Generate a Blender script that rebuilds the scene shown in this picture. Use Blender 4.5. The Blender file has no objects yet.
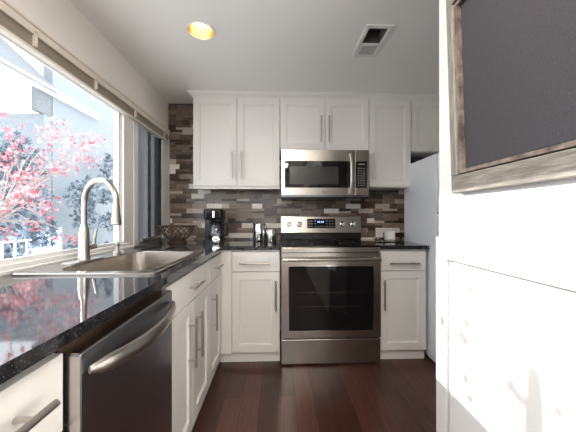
import bpy, bmesh, math, random
from mathutils import Vector, Matrix
sc = bpy.context.scene
PI = math.pi
random.seed(11)

# ------------------------------------------------------------------ camera
cd = bpy.data.cameras.new('camera'); cam = bpy.data.objects.new('camera', cd); sc.collection.objects.link(cam)
cam.location = (0, 0, 1.14)
cam.rotation_euler = (PI/2, 0, -math.atan(10/280))
cd.sensor_width = 36; cd.lens = 36*280/576; cd.shift_y = 1/576; cd.clip_start = .02; cd.clip_end = 200
sc.camera = cam
sc.view_settings.view_transform = 'Standard'; sc.view_settings.look = 'None'
sc.view_settings.gamma = 1; sc.view_settings.use_curve_mapping = False
sc.view_settings.exposure = 0.75
sc.cycles.max_bounces = 10; sc.cycles.diffuse_bounces = 6; sc.cycles.transparent_max_bounces = 16
sc.cycles.glossy_bounces = 5; sc.cycles.caustics_reflective = False; sc.cycles.caustics_refractive = False

# ------------------------------------------------------------------ sky and sun
W = bpy.data.worlds.new('sky'); sc.world = W; W.use_nodes = True
bg = W.node_tree.nodes['Background']; bg.inputs[0].default_value = (.90, .95, 1.0, 1); bg.inputs[1].default_value = 2.3
sd = bpy.data.lights.new('sun', 'SUN'); sd.energy = 5.6; sd.angle = math.radians(.35); sd.color = (1, .95, .88)
sun = bpy.data.objects.new('sun', sd); sc.collection.objects.link(sun)
sun.rotation_euler = Vector((1, -.51, -.377)).to_track_quat('-Z', 'Y').to_euler()

# ------------------------------------------------------------------ helpers
OFF = {}
def NB(): return bmesh.new()
def box(bm, x0, x1, y0, y1, z0, z1):
    vs = [bm.verts.new((x, y, z)) for z in (z0, z1) for y in (y0, y1) for x in (x0, x1)]
    fs = []
    for q in ((0,2,3,1),(4,5,7,6),(0,1,5,4),(2,6,7,3),(0,4,6,2),(1,3,7,5)):
        fs.append(bm.faces.new([vs[i] for i in q]))
    return fs
def ring(bm, c, t, u, r, n, ru=None):
    v = t.cross(u).normalized()
    return [bm.verts.new(c + u*(math.cos(a)*r) + v*(math.sin(a)*(ru or r))) for a in [2*PI*i/n for i in range(n)]]
def bridge(bm, a, b):
    n = len(a)
    for i in range(n): bm.faces.new((a[i], a[(i+1) % n], b[(i+1) % n], b[i]))
def tube(bm, pts, r, n=10, closed=False, cap=True, flat=1.0, up=None):
    pts = [Vector(p) for p in pts]; m = len(pts); rr = r if isinstance(r, (list, tuple)) else [r]*m
    prev = None; rings = []
    for i, p in enumerate(pts):
        if closed: t = (pts[(i+1) % m]-pts[i-1]).normalized()
        else: t = (pts[min(i+1, m-1)]-pts[max(i-1, 0)]).normalized()
        if prev is None:
            a = Vector(up) if up else (Vector((0, 0, 1)) if abs(t.z) < .9 else Vector((1, 0, 0)))
        else: a = prev
        u = (a - t*a.dot(t)).normalized(); prev = u
        rings.append(ring(bm, p, t, u, rr[i], n, rr[i]*flat))
    for i in range(m-1): bridge(bm, rings[i], rings[i+1])
    if closed: bridge(bm, rings[-1], rings[0])
    elif cap:
        bm.faces.new(rings[0][::-1]); bm.faces.new(rings[-1])
def lathe(bm, prof, c, n=32, axis='z', cap=True):
    c = Vector(c); rs = []
    for r, h in prof:
        row = []
        for i in range(n):
            a = 2*PI*i/n; p = (r*math.cos(a), r*math.sin(a), h)
            if axis == 'x': p = (h, p[0], p[1])
            if axis == 'y': p = (p[0], -h, p[1])   # heights grow towards -y
            row.append(bm.verts.new(c+Vector(p)))
        rs.append(row)
    for i in range(len(rs)-1): bridge(bm, rs[i], rs[i+1])
    if cap:
        if prof[0][0] > 1e-5: bm.faces.new(rs[0][::-1])
        if prof[-1][0] > 1e-5: bm.faces.new(rs[-1])
def obj(name, bm, mat=None, parent=None, smooth=False, bev=0, mats=None, seg=2):
    o_ = OFF.get(parent.name, Vector()) if parent else Vector()
    bmesh.ops.remove_doubles(bm, verts=bm.verts, dist=1e-6) if smooth else None
    bmesh.ops.recalc_face_normals(bm, faces=bm.faces)
    if o_.length: bmesh.ops.translate(bm, verts=bm.verts, vec=-o_)
    me = bpy.data.meshes.new(name); bm.to_mesh(me); bm.free()
    for m in (mats or [mat]): me.materials.append(m)
    if smooth:
        for p in me.polygons: p.use_smooth = True
    o = bpy.data.objects.new(name, me); sc.collection.objects.link(o)
    if parent: o.parent = parent; OFF[o.name] = o_
    if smooth:
        md = o.modifiers.new('es', 'EDGE_SPLIT'); md.split_angle = math.radians(38)
    if bev:
        md = o.modifiers.new('bevel', 'BEVEL'); md.width = bev; md.segments = seg; md.limit_method = 'ANGLE'
    return o
def tag(o, label, cat, group=None, kind=None):
    o['label'] = label; o['category'] = cat
    if group: o['group'] = group
    if kind: o['kind'] = kind
    return o
def thing(name, label, cat, loc=(0, 0, 0), rz=0, group=None, local=False):
    o = bpy.data.objects.new(name, None); sc.collection.objects.link(o); o.empty_display_size = .05
    o.location = loc; o.rotation_euler = (0, 0, rz)
    if not local: OFF[o.name] = Vector(loc)
    if label: tag(o, label, cat, group)
    return o
def struct(name, bm, mat, parent=None, **k):
    o = obj(name, bm, mat, parent, **k)
    if not parent: o['kind'] = 'structure'
    return o
def copy_tree(o, parent=None):
    c = o.copy(); sc.collection.objects.link(c); c.parent = parent
    for ch in list(o.children): copy_tree(ch, c)
    return c

# ------------------------------------------------------------------ materials
def mat(name, col, rough=.5, metal=0, spec=.5, coat=0, **k):
    m = bpy.data.materials.new(name); m.use_nodes = True; b = m.node_tree.nodes['Principled BSDF']
    b.inputs['Base Color'].default_value = (*col, 1); b.inputs['Roughness'].default_value = rough
    b.inputs['Metallic'].default_value = metal; b.inputs['Specular IOR Level'].default_value = spec
    b.inputs['Coat Weight'].default_value = coat
    return m
def N(m, t, **k):
    n = m.node_tree.nodes.new(t)
    for a, v in k.items(): setattr(n, a, v)
    return n
def L(m, a, b): m.node_tree.links.new(a, b)
def B(m): return m.node_tree.nodes['Principled BSDF']
def coords(m, scale=(1, 1, 1), rot=(0, 0, 0)):
    t = N(m, 'ShaderNodeTexCoord'); mp = N(m, 'ShaderNodeMapping')
    mp.inputs['Scale'].default_value = scale; mp.inputs['Rotation'].default_value = rot
    L(m, t.outputs['Object'], mp.inputs[0]); return mp.outputs[0]
def noise(m, vec, scale, detail=3, rough=.5):
    n = N(m, 'ShaderNodeTexNoise'); n.inputs['Scale'].default_value = scale
    n.inputs['Detail'].default_value = detail; n.inputs['Roughness'].default_value = rough
    L(m, vec, n.inputs['Vector']); return n.outputs['Fac']
def ramp(m, fac, stops):
    r = N(m, 'ShaderNodeValToRGB'); e = r.color_ramp.elements
    while len(e) < len(stops): e.new(.5)
    for i, (p, c) in enumerate(stops): e[i].position = p; e[i].color = (*c, 1)
    L(m, fac, r.inputs[0]); return r.outputs[0]
def bump(m, h, strength=.2, dist=.002):
    b = N(m, 'ShaderNodeBump'); b.inputs['Strength'].default_value = strength; b.inputs['Distance'].default_value = dist
    L(m, h, b.inputs['Height']); L(m, b.outputs[0], B(m).inputs['Normal'])
def add_noise_col(m, scale3, sc_, c0, c1, lo=.35, hi=.65, detail=3):
    L(m, ramp(m, noise(m, coords(m, scale3), sc_, detail), [(lo, c0), (hi, c1)]), B(m).inputs['Base Color'])

cab = mat('white_cabinet_paint', (.80, .785, .76), .38); add_noise_col(cab, (1, 1, 1), 2, (.745, .73, .705), (.77, .755, .73))
wallm = mat('warm_white_wall_paint', (.76, .73, .70), .6); add_noise_col(wallm, (1, 1, 1), 1.5, (.80, .765, .73), (.82, .785, .75))
ceilm = mat('ceiling_paint', (.92, .90, .875), .75); bump(ceilm, noise(ceilm, coords(ceilm), 90), .06)
partm = mat('white_satin_wall_paint', (.76, .76, .755), .45)
trim = mat('white_window_trim', (.80, .79, .77), .4)
blindm = mat('cream_blind_rail', (.70, .64, .56), .45)
slatm = mat('taupe_blind_slats', (.33, .28, .22), .6)
wv = N(slatm, 'ShaderNodeTexWave'); wv.bands_direction = 'Z'; wv.inputs['Scale'].default_value = 55
L(slatm, coords(slatm), wv.inputs[0]); L(slatm, ramp(slatm, wv.outputs['Fac'], [(.2, (.22, .18, .14)), (.8, (.42, .36, .29))]), B(slatm).inputs['Base Color'])
def steel(name, col, rough, sx=(1, 1, 60), aniso=.5):
    m = mat(name, col, rough, 1); v = coords(m, sx)
    r = N(m, 'ShaderNodeMapRange'); r.inputs['To Min'].default_value = rough-.02; r.inputs['To Max'].default_value = rough+.03
    L(m, noise(m, v, 12, 4), r.inputs[0]); L(m, r.outputs[0], B(m).inputs['Roughness'])
    add_noise_col(m, sx, 10, tuple(c*.975 for c in col), col, .3, .7)
    return m
stain = steel('brushed_stainless_steel', (.52, .49, .455), .24, (1, 1, 20))
stain_sink = steel('satin_sink_steel', (.40, .365, .33), .22, (1, 20, 1))
nickel = mat('brushed_nickel', (.42, .39, .36), .30, 1); add_noise_col(nickel, (1, 1, 1), 6, (.42, .39, .36), (.46, .43, .40))
pullm = mat('satin_nickel_pull', (.50, .46, .42), .3, 1); add_noise_col(pullm, (1, 1, 1), 60, (.48, .44, .40), (.52, .48, .44))
sathandle = mat('satin_pale_metal', (.75, .72, .68), .42, .8); add_noise_col(sathandle, (1, 1, 1), 6, (.73, .70, .66), (.77, .74, .70))
chrome = mat('polished_chrome', (.82, .81, .80), .06, 1); add_noise_col(chrome, (1, 1, 1), 8, (.80, .79, .78), (.84, .83, .82))
dsteel = mat('dark_stainless_steel', (.40, .42, .46), .25, 1); add_noise_col(dsteel, (1, 1, 1), 3, (.36, .385, .43), (.42, .445, .49))
dwtop = steel('bronze_steel_top', (.40, .32, .25), .22, (60, 1, 1))
black = mat('black_plastic', (.009, .009, .010), .22, spec=.35); add_noise_col(black, (1, 1, 1), 30, (.010, .010, .011), (.015, .015, .016))
bglass = mat('black_glass', (.006, .006, .007), .03, spec=.5); add_noise_col(bglass, (1, 1, 1), 3, (.005, .005, .006), (.008, .007, .007))
mesh_scr = mat('dark_grey_window_screen', (.03, .03, .03), .18); add_noise_col(mesh_scr, (1, 1, 1), 200, (.040, .038, .036), (.050, .048, .046))
bronze = mat('dark_bronze_wire', (.10, .065, .045), .3, .5); add_noise_col(bronze, (1, 1, 1), 40, (.05, .033, .024), (.11, .078, .058))
fridge = mat('white_fridge_enamel', (.73, .755, .79), .32); bump(fridge, noise(fridge, coords(fridge), 160), .05, .001)
candle_m = mat('white_ceramic', (.85, .84, .82), .4); add_noise_col(candle_m, (1, 1, 1), 12, (.82, .81, .79), (.87, .86, .84))
darkgap = mat('dark_cavity', (.02, .018, .016), .8); add_noise_col(darkgap, (1, 1, 1), 9, (.016, .014, .013), (.026, .023, .02))
ink = mat('dark_grey_print', (.12, .12, .12), .5); add_noise_col(ink, (1, 1, 1), 50, (.11, .11, .11), (.13, .13, .13))
lightink = mat('pale_grey_print', (.4, .4, .42), .5); add_noise_col(lightink, (1, 1, 1), 50, (.37, .37, .39), (.42, .42, .44))

cavm = mat('grey_brown_duct', (.13, .11, .10), .7); add_noise_col(cavm, (1, 1, 1), 9, (.11, .09, .08), (.15, .13, .12))
grillem = mat('grey_plastic_grille', (.5, .48, .46), .5); add_noise_col(grillem, (1, 1, 1), 9, (.48, .46, .44), (.52, .5, .48))
# granite: black with fine pale flecks
gran = mat('black_polished_granite', (.012, .012, .014), .05, spec=.6)
v = coords(gran); vo = N(gran, 'ShaderNodeTexVoronoi'); vo.inputs['Scale'].default_value = 170; L(gran, v, vo.inputs['Vector'])
sp = ramp(gran, vo.outputs['Distance'], [(.06, (.25, .25, .27)), (.2, (0, 0, 0))])
ns = ramp(gran, noise(gran, v, 45, 4), [(.35, (.008, .008, .009)), (.7, (.035, .035, .04))])
mx = N(gran, 'ShaderNodeMix', data_type='RGBA', blend_type='ADD'); mx.inputs[0].default_value = 1
L(gran, ns, mx.inputs[6]); L(gran, sp, mx.inputs[7]); L(gran, mx.outputs[2], B(gran).inputs['Base Color'])

# floor: narrow dark red-brown boards running towards the stove
flo = mat('dark_cherry_floorboards', (.05, .02, .015), .3, spec=.45)
v = coords(flo, rot=(0, 0, PI/2)); br = N(flo, 'ShaderNodeTexBrick'); br.offset = .37; br.offset_frequency = 3
br.inputs['Scale'].default_value = 1; br.inputs['Brick Width'].default_value = 1.3; br.inputs['Row Height'].default_value = .112
br.inputs['Mortar Size'].default_value = .0016; br.inputs['Color1'].default_value = (0, 0, 0, 1); br.inputs['Color2'].default_value = (1, 1, 1, 1)
br.inputs['Mortar'].default_value = (.5, .5, .5, 1); L(flo, v, br.inputs['Vector'])
gr = noise(flo, coords(flo, (60, 2.2, 1)), 2.0, 5, .6)
ad = N(flo, 'ShaderNodeMath', operation='MULTIPLY_ADD'); ad.inputs[1].default_value = .35
sep = N(flo, 'ShaderNodeSeparateColor'); L(flo, br.outputs['Color'], sep.inputs[0]); L(flo, sep.outputs[0], ad.inputs[0])
mu = N(flo, 'ShaderNodeMath', operation='MULTIPLY'); mu.inputs[1].default_value = .8; L(flo, gr, mu.inputs[0]); L(flo, mu.outputs[0], ad.inputs[2])
fc = ramp(flo, ad.outputs[0], [(.2, (.016, .006, .0045)), (.5, (.045, .016, .011)), (.9, (.115, .046, .034))])
mx = N(flo, 'ShaderNodeMix', data_type='RGBA'); L(flo, br.outputs['Fac'], mx.inputs[0]); L(flo, fc, mx.inputs[6]); mx.inputs[7].default_value = (.01, .004, .003, 1)
L(flo, mx.outputs[2], B(flo).inputs['Base Color']); bump(flo, gr, .12, .001)

# stone tiles
tile_cols = [((.035, .022, .016), (.075, .050, .036)), ((.085, .057, .042), (.15, .105, .078)), ((.14, .10, .074), (.24, .18, .137)),
             ((.18, .138, .105), (.30, .235, .185)), ((.085, .068, .056), (.155, .128, .108)), ((.38, .31, .25), (.52, .44, .37)), ((.68, .62, .56), (.82, .77, .71))]
tiles = []
for i, (a, b) in enumerate(tile_cols):
    m = mat('stone_tile_%s' % ['espresso', 'brown', 'taupe', 'sand', 'slate', 'beige', 'cream'][i], a, .22 if i != 6 else .3)
    add_noise_col(m, (1, 1, 5), 22, a, b, .3, .7, 5); tiles.append(m)
grout = mat('dark_grout', (.05, .042, .036), .8); add_noise_col(grout, (1, 1, 1), 30, (.04, .034, .03), (.06, .05, .044))

# weathered frame wood
def wood(name, s):
    m = mat(name, (.4, .38, .34), .6)
    L(m, ramp(m, noise(m, coords(m, s), 6, 6, .7), [(.3, (.11, .10, .085)), (.5, (.21, .195, .172)), (.7, (.33, .31, .28))]), B(m).inputs['Base Color'])
    bump(m, noise(m, coords(m, s), 8, 5), .3, .002); return m
frame_h = wood('weathered_grey_wood', (1, 2, 22)); frame_v = wood('weathered_grey_wood_upright', (1, 22, 2))
liner = mat('rust_brown_inner_lip', (.16, .07, .05), .5); add_noise_col(liner, (1, 1, 1), 25, (.07, .05, .042), (.26, .215, .185), .35, .65)
board = mat('charcoal_board_surface', (.085, .078, .085), .42)
L(board, ramp(board, noise(board, coords(board), 260, 2), [(.3, (.033, .031, .036)), (.7, (.058, .055, .064))]), B(board).inputs['Base Color'])
bump(board, noise(board, coords(board), 260, 2), .12, .001)

# window glass that lets the sun through
def glassmat(name, tint=(1, 1, 1), gl=.03):
    m = bpy.data.materials.new(name); m.use_nodes = True; nt = m.node_tree; nt.nodes.clear()
    o = N(m, 'ShaderNodeOutputMaterial'); t = N(m, 'ShaderNodeBsdfTransparent'); t.inputs[0].default_value = (*tint, 1)
    g = N(m, 'ShaderNodeBsdfGlossy'); g.inputs['Roughness'].default_value = .02
    fz = N(m, 'ShaderNodeLayerWeight'); fz.inputs[0].default_value = .5
    pw = N(m, 'ShaderNodeMath', operation='POWER'); pw.inputs[1].default_value = 5; L(m, fz.outputs['Facing'], pw.inputs[0])
    lw = N(m, 'ShaderNodeMath', operation='MULTIPLY_ADD'); lw.inputs[1].default_value = .9; lw.inputs[2].default_value = gl; L(m, pw.outputs[0], lw.inputs[0])
    x = N(m, 'ShaderNodeMixShader'); L(m, lw.outputs[0], x.inputs[0]); L(m, t.outputs[0], x.inputs[1]); L(m, g.outputs[0], x.inputs[2]); L(m, x.outputs[0], o.inputs[0])
    return m
glass = glassmat('clear_window_glass', (.93, .95, .96))
tglass = glassmat('smoked_glass', (.55, .55, .56))
carafe_g = glassmat('carafe_glass', (.62, .65, .72), .14)
screen = bpy.data.materials.new('grey_insect_screen'); screen.use_nodes = True
nt = screen.node_tree; pb = B(screen); pb.inputs['Base Color'].default_value = (.06, .065, .075, 1); pb.inputs['Roughness'].default_value = .7
tr = N(screen, 'ShaderNodeBsdfTransparent'); xs = N(screen, 'ShaderNodeMixShader'); ck = noise(screen, coords(screen), 300, 1)
mr = N(screen, 'ShaderNodeMapRange'); mr.inputs['To Min'].default_value = .75; mr.inputs['To Max'].default_value = .95; L(screen, ck, mr.inputs[0])
L(screen, mr.outputs[0], xs.inputs[0]); L(screen, tr.outputs[0], xs.inputs[1]); L(screen, pb.outputs[0], xs.inputs[2]); L(screen, xs.outputs[0], nt.nodes['Material Output'].inputs[0])
def emis(name, col, s):
    m = mat(name, col, .5); b = B(m); b.inputs['Emission Color'].default_value = (*col, 1); b.inputs['Emission Strength'].default_value = s; return m
bulbm = emis('warm_lamp_bulb', (1, .9, .72), 3)
goldm = mat('gold_reflector', (.75, .48, .20), .3, .9); add_noise_col(goldm, (1, 1, 1), 10, (.70, .45, .18), (.80, .52, .24))
fill_glow = emis('warm_white_lamp_diffuser', (1, .90, .80), 31)  # glow of the added fill lamps
digits = emis('blue_clock_digits', (.25, .45, 1.0), 1.2)

# ------------------------------------------------------------------ setting
H = 2.26
bm = NB(); box(bm, -1.25, 3.2, -2.3, 2.95, -.1, 0); struct('floor', bm, flo)
LX, LY = -.463, 1.704
bm = NB()   # ceiling with a round hole for the recessed lamp and a square one for the vent
rr = .078; s = .16
vx0, vx1, vy0, vy1 = .535, .657, 1.63, 1.785
box(bm, -1.25, LX-s, -2.3, 2.95, H, H+.12); box(bm, LX-s, LX+s, -2.3, LY-s, H, H+.12); box(bm, LX-s, LX+s, LY+s, 2.95, H, H+.12)
box(bm, LX+s, vx0, -2.3, 2.95, H, H+.12); box(bm, vx1, 3.2, -2.3, 2.95, H, H+.12)
box(bm, vx0, vx1, -2.3, vy0, H, H+.12); box(bm, vx0, vx1, vy1, 2.95, H, H+.12)
n = 48
def sq(a, h):
    c_, s_ = math.cos(a), math.sin(a); k = s/max(abs(c_), abs(s_)); return (LX+c_*k, LY+s_*k, h)
o0 = [bm.verts.new(sq(2*PI*i/n, H)) for i in range(n)]
i0 = [bm.verts.new((LX+rr*math.cos(2*PI*i/n), LY+rr*math.sin(2*PI*i/n), H)) for i in range(n)]
i1 = [bm.verts.new((LX+rr*math.cos(2*PI*i/n), LY+rr*math.sin(2*PI*i/n), H+.12)) for i in range(n)]
o1 = [bm.verts.new(sq(2*PI*i/n, H+.12)) for i in range(n)]
bridge(bm, o0, i0); bridge(bm, i0, i1); bridge(bm, i1, o1)
struct('ceiling', bm, ceilm)

WX = -1.077
W1 = (-.55, 1.975); W2 = (2.165, 2.605); ZS, ZT = .925, 1.868
bm = NB()
box(bm, WX-.032, WX, -2.3, 2.95, 0, ZS); box(bm, WX-.032, WX, -2.3, 2.95, ZT, H)
box(bm, WX-.032, WX, -2.3, W1[0], ZS, ZT); box(bm, WX-.032, WX, W1[1], W2[0], ZS, ZT); box(bm, WX-.032, WX, W2[1], 2.95, ZS, ZT)
struct('wall_left', bm, wallm)
bm = NB(); box(bm, WX-.15, 3.2, 2.812, 2.95, 0, H)
wb = struct('wall_back', bm, wallm)
# mosaic of stone strips, one mesh, a few millimetres of relief
bm = NB(); mats_idx = []
for f in box(bm, WX, 2.1, 2.804, 2.812, .88, H): f.material_index = 7
z = .885; wts = [20, 26, 24, 13, 8, 7, 6]
def onetile(x0, x1, z0, z1, k):
    d = random.choice([0, .002, .004, .006])
    if x0 < -.68 and z0 < 1.09 and k in (0, 1, 4): k = 3 if (x0*37) % 1 < .5 else 5
    for f in box(bm, x0+.0006, x1-.0006, 2.797-d, 2.8045, z0+.0006, z1-.0006): f.material_index = k
while z < H-.02:
    rh = .0485
    z1 = min(z+rh, H)
    x = WX - random.random()*.1
    while x < 1.45:
        w = random.choice([.075, .10, .125, .148, .148])
        a, b = max(x, WX), min(x+w, 1.5)
        if b-a > .006:
            if rh > .04 and random.random() < .42:
                onetile(a, b, z, (z+z1)/2, random.choices(range(6), wts[:6])[0]); onetile(a, b, (z+z1)/2, z1, random.choices(range(6), wts[:6])[0])
            else:
                w_ = wts[:] if rh > .04 else wts[:6]+[1]
                if rh > .04: w_[6] = 15
                onetile(a, b, z, z1, random.choices(range(7), w_)[0])
        x += w
    z = z1
obj('stone_tile_backsplash', bm, None, wb, mats=tiles+[grout])

bm = NB(); box(bm, 2.1, 2.25, -2.3, 2.812, 0, H); struct('wall_right', bm, wallm)
PX, PY = .6, 1.022
bm = NB()   # near partition on the right, lower half a little longer than the upper
PZ = 1.065
pz0, pz1, py0, py1 = .03, .983, -.6, .960   # groove around the low panel
box(bm, PX, PX+.20, -1.6, PY, PZ, H)
box(bm, PX+.15, PX+.20, -1.6, PY+.02, 0, PZ); box(bm, PX+.021, PX+.15, PY-.02, PY+.02, 0, PZ)
box(bm, PX, PX+.021, -1.6, PY+.02, pz1+.007, PZ); box(bm, PX, PX+.021, py1+.018, PY+.02, 0, pz1+.007)
box(bm, PX, PX+.021, -1.6, py0-.003, 0, pz1+.007); box(bm, PX, PX+.021, py0-.003, py1+.018, 0, pz0-.003)
struct('wall_partition', bm, partm)
# rear of the room: wall with an unseen window added for fill daylight
bm = NB(); DX0, DX1, DZ = -.95, .25, 2.12
box(bm, WX-.15, DX0, -2.3, -2.2, 0, H); box(bm, DX1, 3.2, -2.3, -2.2, 0, H); box(bm, DX0, DX1, -2.3, -2.2, DZ, H); box(bm, DX0, DX1, -2.3, -2.2, 0, .85)
struct('wall_rear', bm, wallm)
bm = NB()
for a, b in ((DX0, DX0+.06), (-.38, -.32), (DX1-.06, DX1)): box(bm, a, b, -2.27, -2.23, .85, DZ)
box(bm, DX0, DX1, -2.27, -2.23, .85, .91); box(bm, DX0, DX1, -2.27, -2.23, DZ-.07, DZ)
dr = struct('window_3', bm, trim)
bm = NB(); bm.faces.new([bm.verts.new((x, -2.25, z)) for x, z in ((DX0+.05, .89), (DX1-.05, .89), (DX1-.05, DZ-.05), (DX0+.05, DZ-.05))]); obj('window_pane', bm, glass, dr)

# windows
def window(name, y0, y1, parts):
    t = thing(name, None, None, (-1.13, (y0+y1)/2, ZS)); t['kind'] = 'structure'
    return t
w1 = window('window_1', *W1, None)
GX = -1.095
def pane(bm, y0, y1, z0, z1): bm.faces.new([bm.verts.new((GX, y, z)) for y, z in ((y0, z0), (y1, z0), (y1, z1), (y0, z1))])
bm = NB()
y0, y1 = W1
box(bm, GX-.012, GX+.006, y0, y1, ZT-.012, ZT); box(bm, GX-.012, GX+.006, y0, y1, ZS, .970)
box(bm, GX-.03, GX+.006, y0, y0+.02, ZS, ZT); box(bm, GX-.03, GX+.006, y1-.018, y1, ZS, ZT)
obj('window_frame', bm, trim, w1, bev=.003)
bm = NB(); pane(bm, y0+.015, y1-.015, .965, ZT-.008); obj('window_pane', bm, glass, w1)
bm = NB(); box(bm, GX+.0065, WX+.012, y0, y1, ZS+.006, ZS+.026); box(bm, WX-.02, WX+.032, y0, y1+.1, ZS-.011, ZS+.006); obj('window_sill', bm, trim, w1, bev=.003)
bm = NB()   # flat casing on the wall between the two windows, in three raised strips
box(bm, WX-.005, WX+.012, W1[1], W1[1]+.07, ZS, ZT+.03); box(bm, WX-.005, WX+.006, W1[1]+.07, W1[1]+.14, ZS, ZT+.03)
box(bm, WX-.005, WX+.012, W1[1]+.14, W2[0], ZS, ZT+.03); obj('window_casing', bm, trim, w1, bev=.002)
w2 = window('window_2', *W2, None)
y0, y1 = W2
bm = NB()
box(bm, GX-.03, WX+.008, y0, y1, ZT-.012, ZT); box(bm, GX-.03, WX+.008, y0, y1, ZS, ZS+.02)
box(bm, GX-.03, WX+.008, y0, y0+.018, ZS, ZT); box(bm, GX-.03, GX+.006, 2.385, 2.44, ZS, ZT)
obj('window_frame', bm, trim, w2, bev=.002)
bm = NB(); box(bm, GX-.03, WX+.01, y1-.02, y1, ZS, ZT); obj('window_jamb', bm, black, w2)
bm = NB(); pane(bm, y0+.01, y1-.01, ZS+.01, ZT-.008); obj('window_pane', bm, glass, w2)
bm = NB(); bm.faces.new([bm.verts.new((GX+.006, y, z)) for y, z in ((y0+.016, ZS+.02), (y1-.02, ZS+.02), (y1-.02, ZT-.01), (y0+.016, ZT-.01))]); obj('insect_screen', bm, screen, w2)
bm = NB(); box(bm, WX-.005, WX+.014, W2[1], 2.79, ZS-.01, ZT+.03); obj('window_casing', bm, trim, w2, bev=.002)
bm = NB(); tube(bm, [(WX+.03, y0+.02, ZS+.035), (WX+.03, y1-.06, ZS+.035)], .014, 14); box(bm, WX+.008, WX+.03, y0+.03, y1-.07, ZS+.02, ZS+.03)
cr = obj('crank_bar', bm, nickel, w2, smooth=True)
bm = NB(); lathe(bm, [(.008, 0), (.024, .004), (.03, .016), (.024, .03), (.01, .036)], (WX+.03, y1-.03, ZS+.035), 20, 'y'); obj('crank_knob', bm, pullm, w2, smooth=True)

# ------------------------------------------------------------------ blind rail above the windows
bl = thing('window_blind', 'long cream blind rail with its taupe slats drawn up, above the left windows', 'blind', (WX, .8, 1.9))
bm = NB(); box(bm, WX, WX+.045, -.6, 2.70, 1.915, 1.955); box(bm, WX, WX+.052, -.6, 2.70, 1.948, 1.960); obj('headrail', bm, blindm, bl, bev=.003)
bm = NB()
for i in range(8): box(bm, WX+.004, WX+.034, -.6, 2.69, 1.8655+i*.0062, 1.8700+i*.0062)
obj('slat_stack', bm, slatm, bl)
bm = NB(); box(bm, WX+.002, WX+.036, -.6, 2.69, 1.852, 1.864); obj('bottom_rail', bm, blindm, bl, bev=.002)
for yy in (.72, 1.235, 1.635, 2.08, 2.6):
    bm = NB(); box(bm, WX+.03, WX+.046, yy-.007, yy+.007, 1.868, 1.93); box(bm, WX+.03, WX+.050, yy-.010, yy+.010, 1.925, 1.931)
    obj('bracket', bm, blindm, bl, bev=.002)

# ------------------------------------------------------------------ cabinets
def bar_pull(parent, x, z, L_, vertical, y=-.0, name='handle'):
    bm = NB(); d = .034; r = .0070
    if vertical:
        tube(bm, [(x, y-d, z-L_/2), (x, y-d, z+L_/2)], r, 12)
        for s_ in (-1, 1): tube(bm, [(x, y+.001, z+s_*L_*.36), (x, y-d, z+s_*L_*.36)], .0048, 8)
    else:
        tube(bm, [(x-L_/2, y-d, z), (x+L_/2, y-d, z)], r, 12)
        for s_ in (-1, 1): tube(bm, [(x+s_*L_*.36, y+.001, z), (x+s_*L_*.36, y-d, z)], .0048, 8)
    return obj(name, bm, pullm, parent, smooth=True)
def shaker(parent, x0, x1, z0, z1, name='door', st=.058):
    """door slab standing in front of local y=0"""
    bm = NB(); T = .02
    box(bm, x0, x1, -T+.010, 0, z0, z1)
    o_ = [(x0, z0), (x1, z0), (x1, z1), (x0, z1)]
    def rect(i, y): return [bm.verts.new(p) for p in ((x0+i, y, z0+i), (x1-i, y, z0+i), (x1-i, y, z1-i), (x0+i, y, z1-i))]
    a = rect(0, -T+.010); b = rect(.0, -T+.0015); c = rect(.0015, -T); d = rect(st, -T); e = rect(st+.003, -T+.004); f = rect(st+.010, -T+.0045); g = rect(st+.012, -T+.0085)
    for p, q in ((a, b), (b, c), (c, d), (d, e), (e, f), (f, g)): bridge(bm, p, q)
    bm.faces.new(g)
    return obj(name, bm, cab, parent)
def flat_front(parent, x0, x1, z0, z1):
    bm = NB(); box(bm, x0, x1, -.02, 0, z0, z1); return obj('drawer', bm, cab, parent, bev=.002)
def carcass(parent, x0, x1, dep, z0, z1, toe=True, name='body', toe_in=.03, low=None):
    bm = NB(); t = .018
    box(bm, x0, x0+t, .0005, dep, z0, low or z1); box(bm, x1-t, x1, .0005, dep, z0, z1)
    box(bm, x0+t, x1-t, dep-t, dep, z0, z1); box(bm, x0+t, x1-t, .0005, dep-t, z0, z0+t)
    box(bm, x0+t, x1-t, .0005, .02, z0+t, z1)
    return obj(name, bm, cab, parent, bev=.001)
def toekick(parent, x0, x1, ins, dep=.02, h=.075):
    bm = NB(); box(bm, x0, x1, ins, ins+dep, 0, h); return obj('toe_kick', bm, cab, parent)
GAP = .003
# left run faces +X: local x -> +Y, local y -> -X
LF = -.45
def left_cab(y0, y1, label, dep=.61):
    return thing('base_cabinet', label, 'cabinet', (LF, y0, 0), PI/2, local=True)
c = left_cab(-.12, .58, 'white base cabinet with drawers at the near left, before the dishwasher')
carcass(c, 0, .70, .60, .075, .884); toekick(c, 0, .70, .01)
d = flat_front(c, .004, .697, .712, .868); bar_pull(d, .485, .808, .30, False, -.02)
d = flat_front(c, .004, .697, .405, .708); bar_pull(d, .485, .60, .30, False, -.02)
d = flat_front(c, .004, .697, .085, .401); bar_pull(d, .485, .30, .30, False, -.02)
c = left_cab(1.095, 1.775, 'white sink base cabinet with two doors under one long drawer front, beside the dishwasher')
bm = NB(); t = .018; x1 = .678
box(bm, 0, t, .0005, .60, .075, .884); box(bm, x1-t, x1, .0005, .60, .075, .69); box(bm, t, x1-t, .582, .60, .075, .884); box(bm, t, x1-t, .0005, .582, .075, .093)
box(bm, t, x1-t, .0005, .015, .093, .884); obj('body', bm, cab, c, bev=.001); toekick(c, 0, .68, .01)
d = flat_front(c, .002, .676, .722, .868); bar_pull(d, .345, .795, .16, False, -.02)
d = shaker(c, .002, .337, .085, .716); bar_pull(d, .337-.062, .53, .235, True, -.02)
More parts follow.
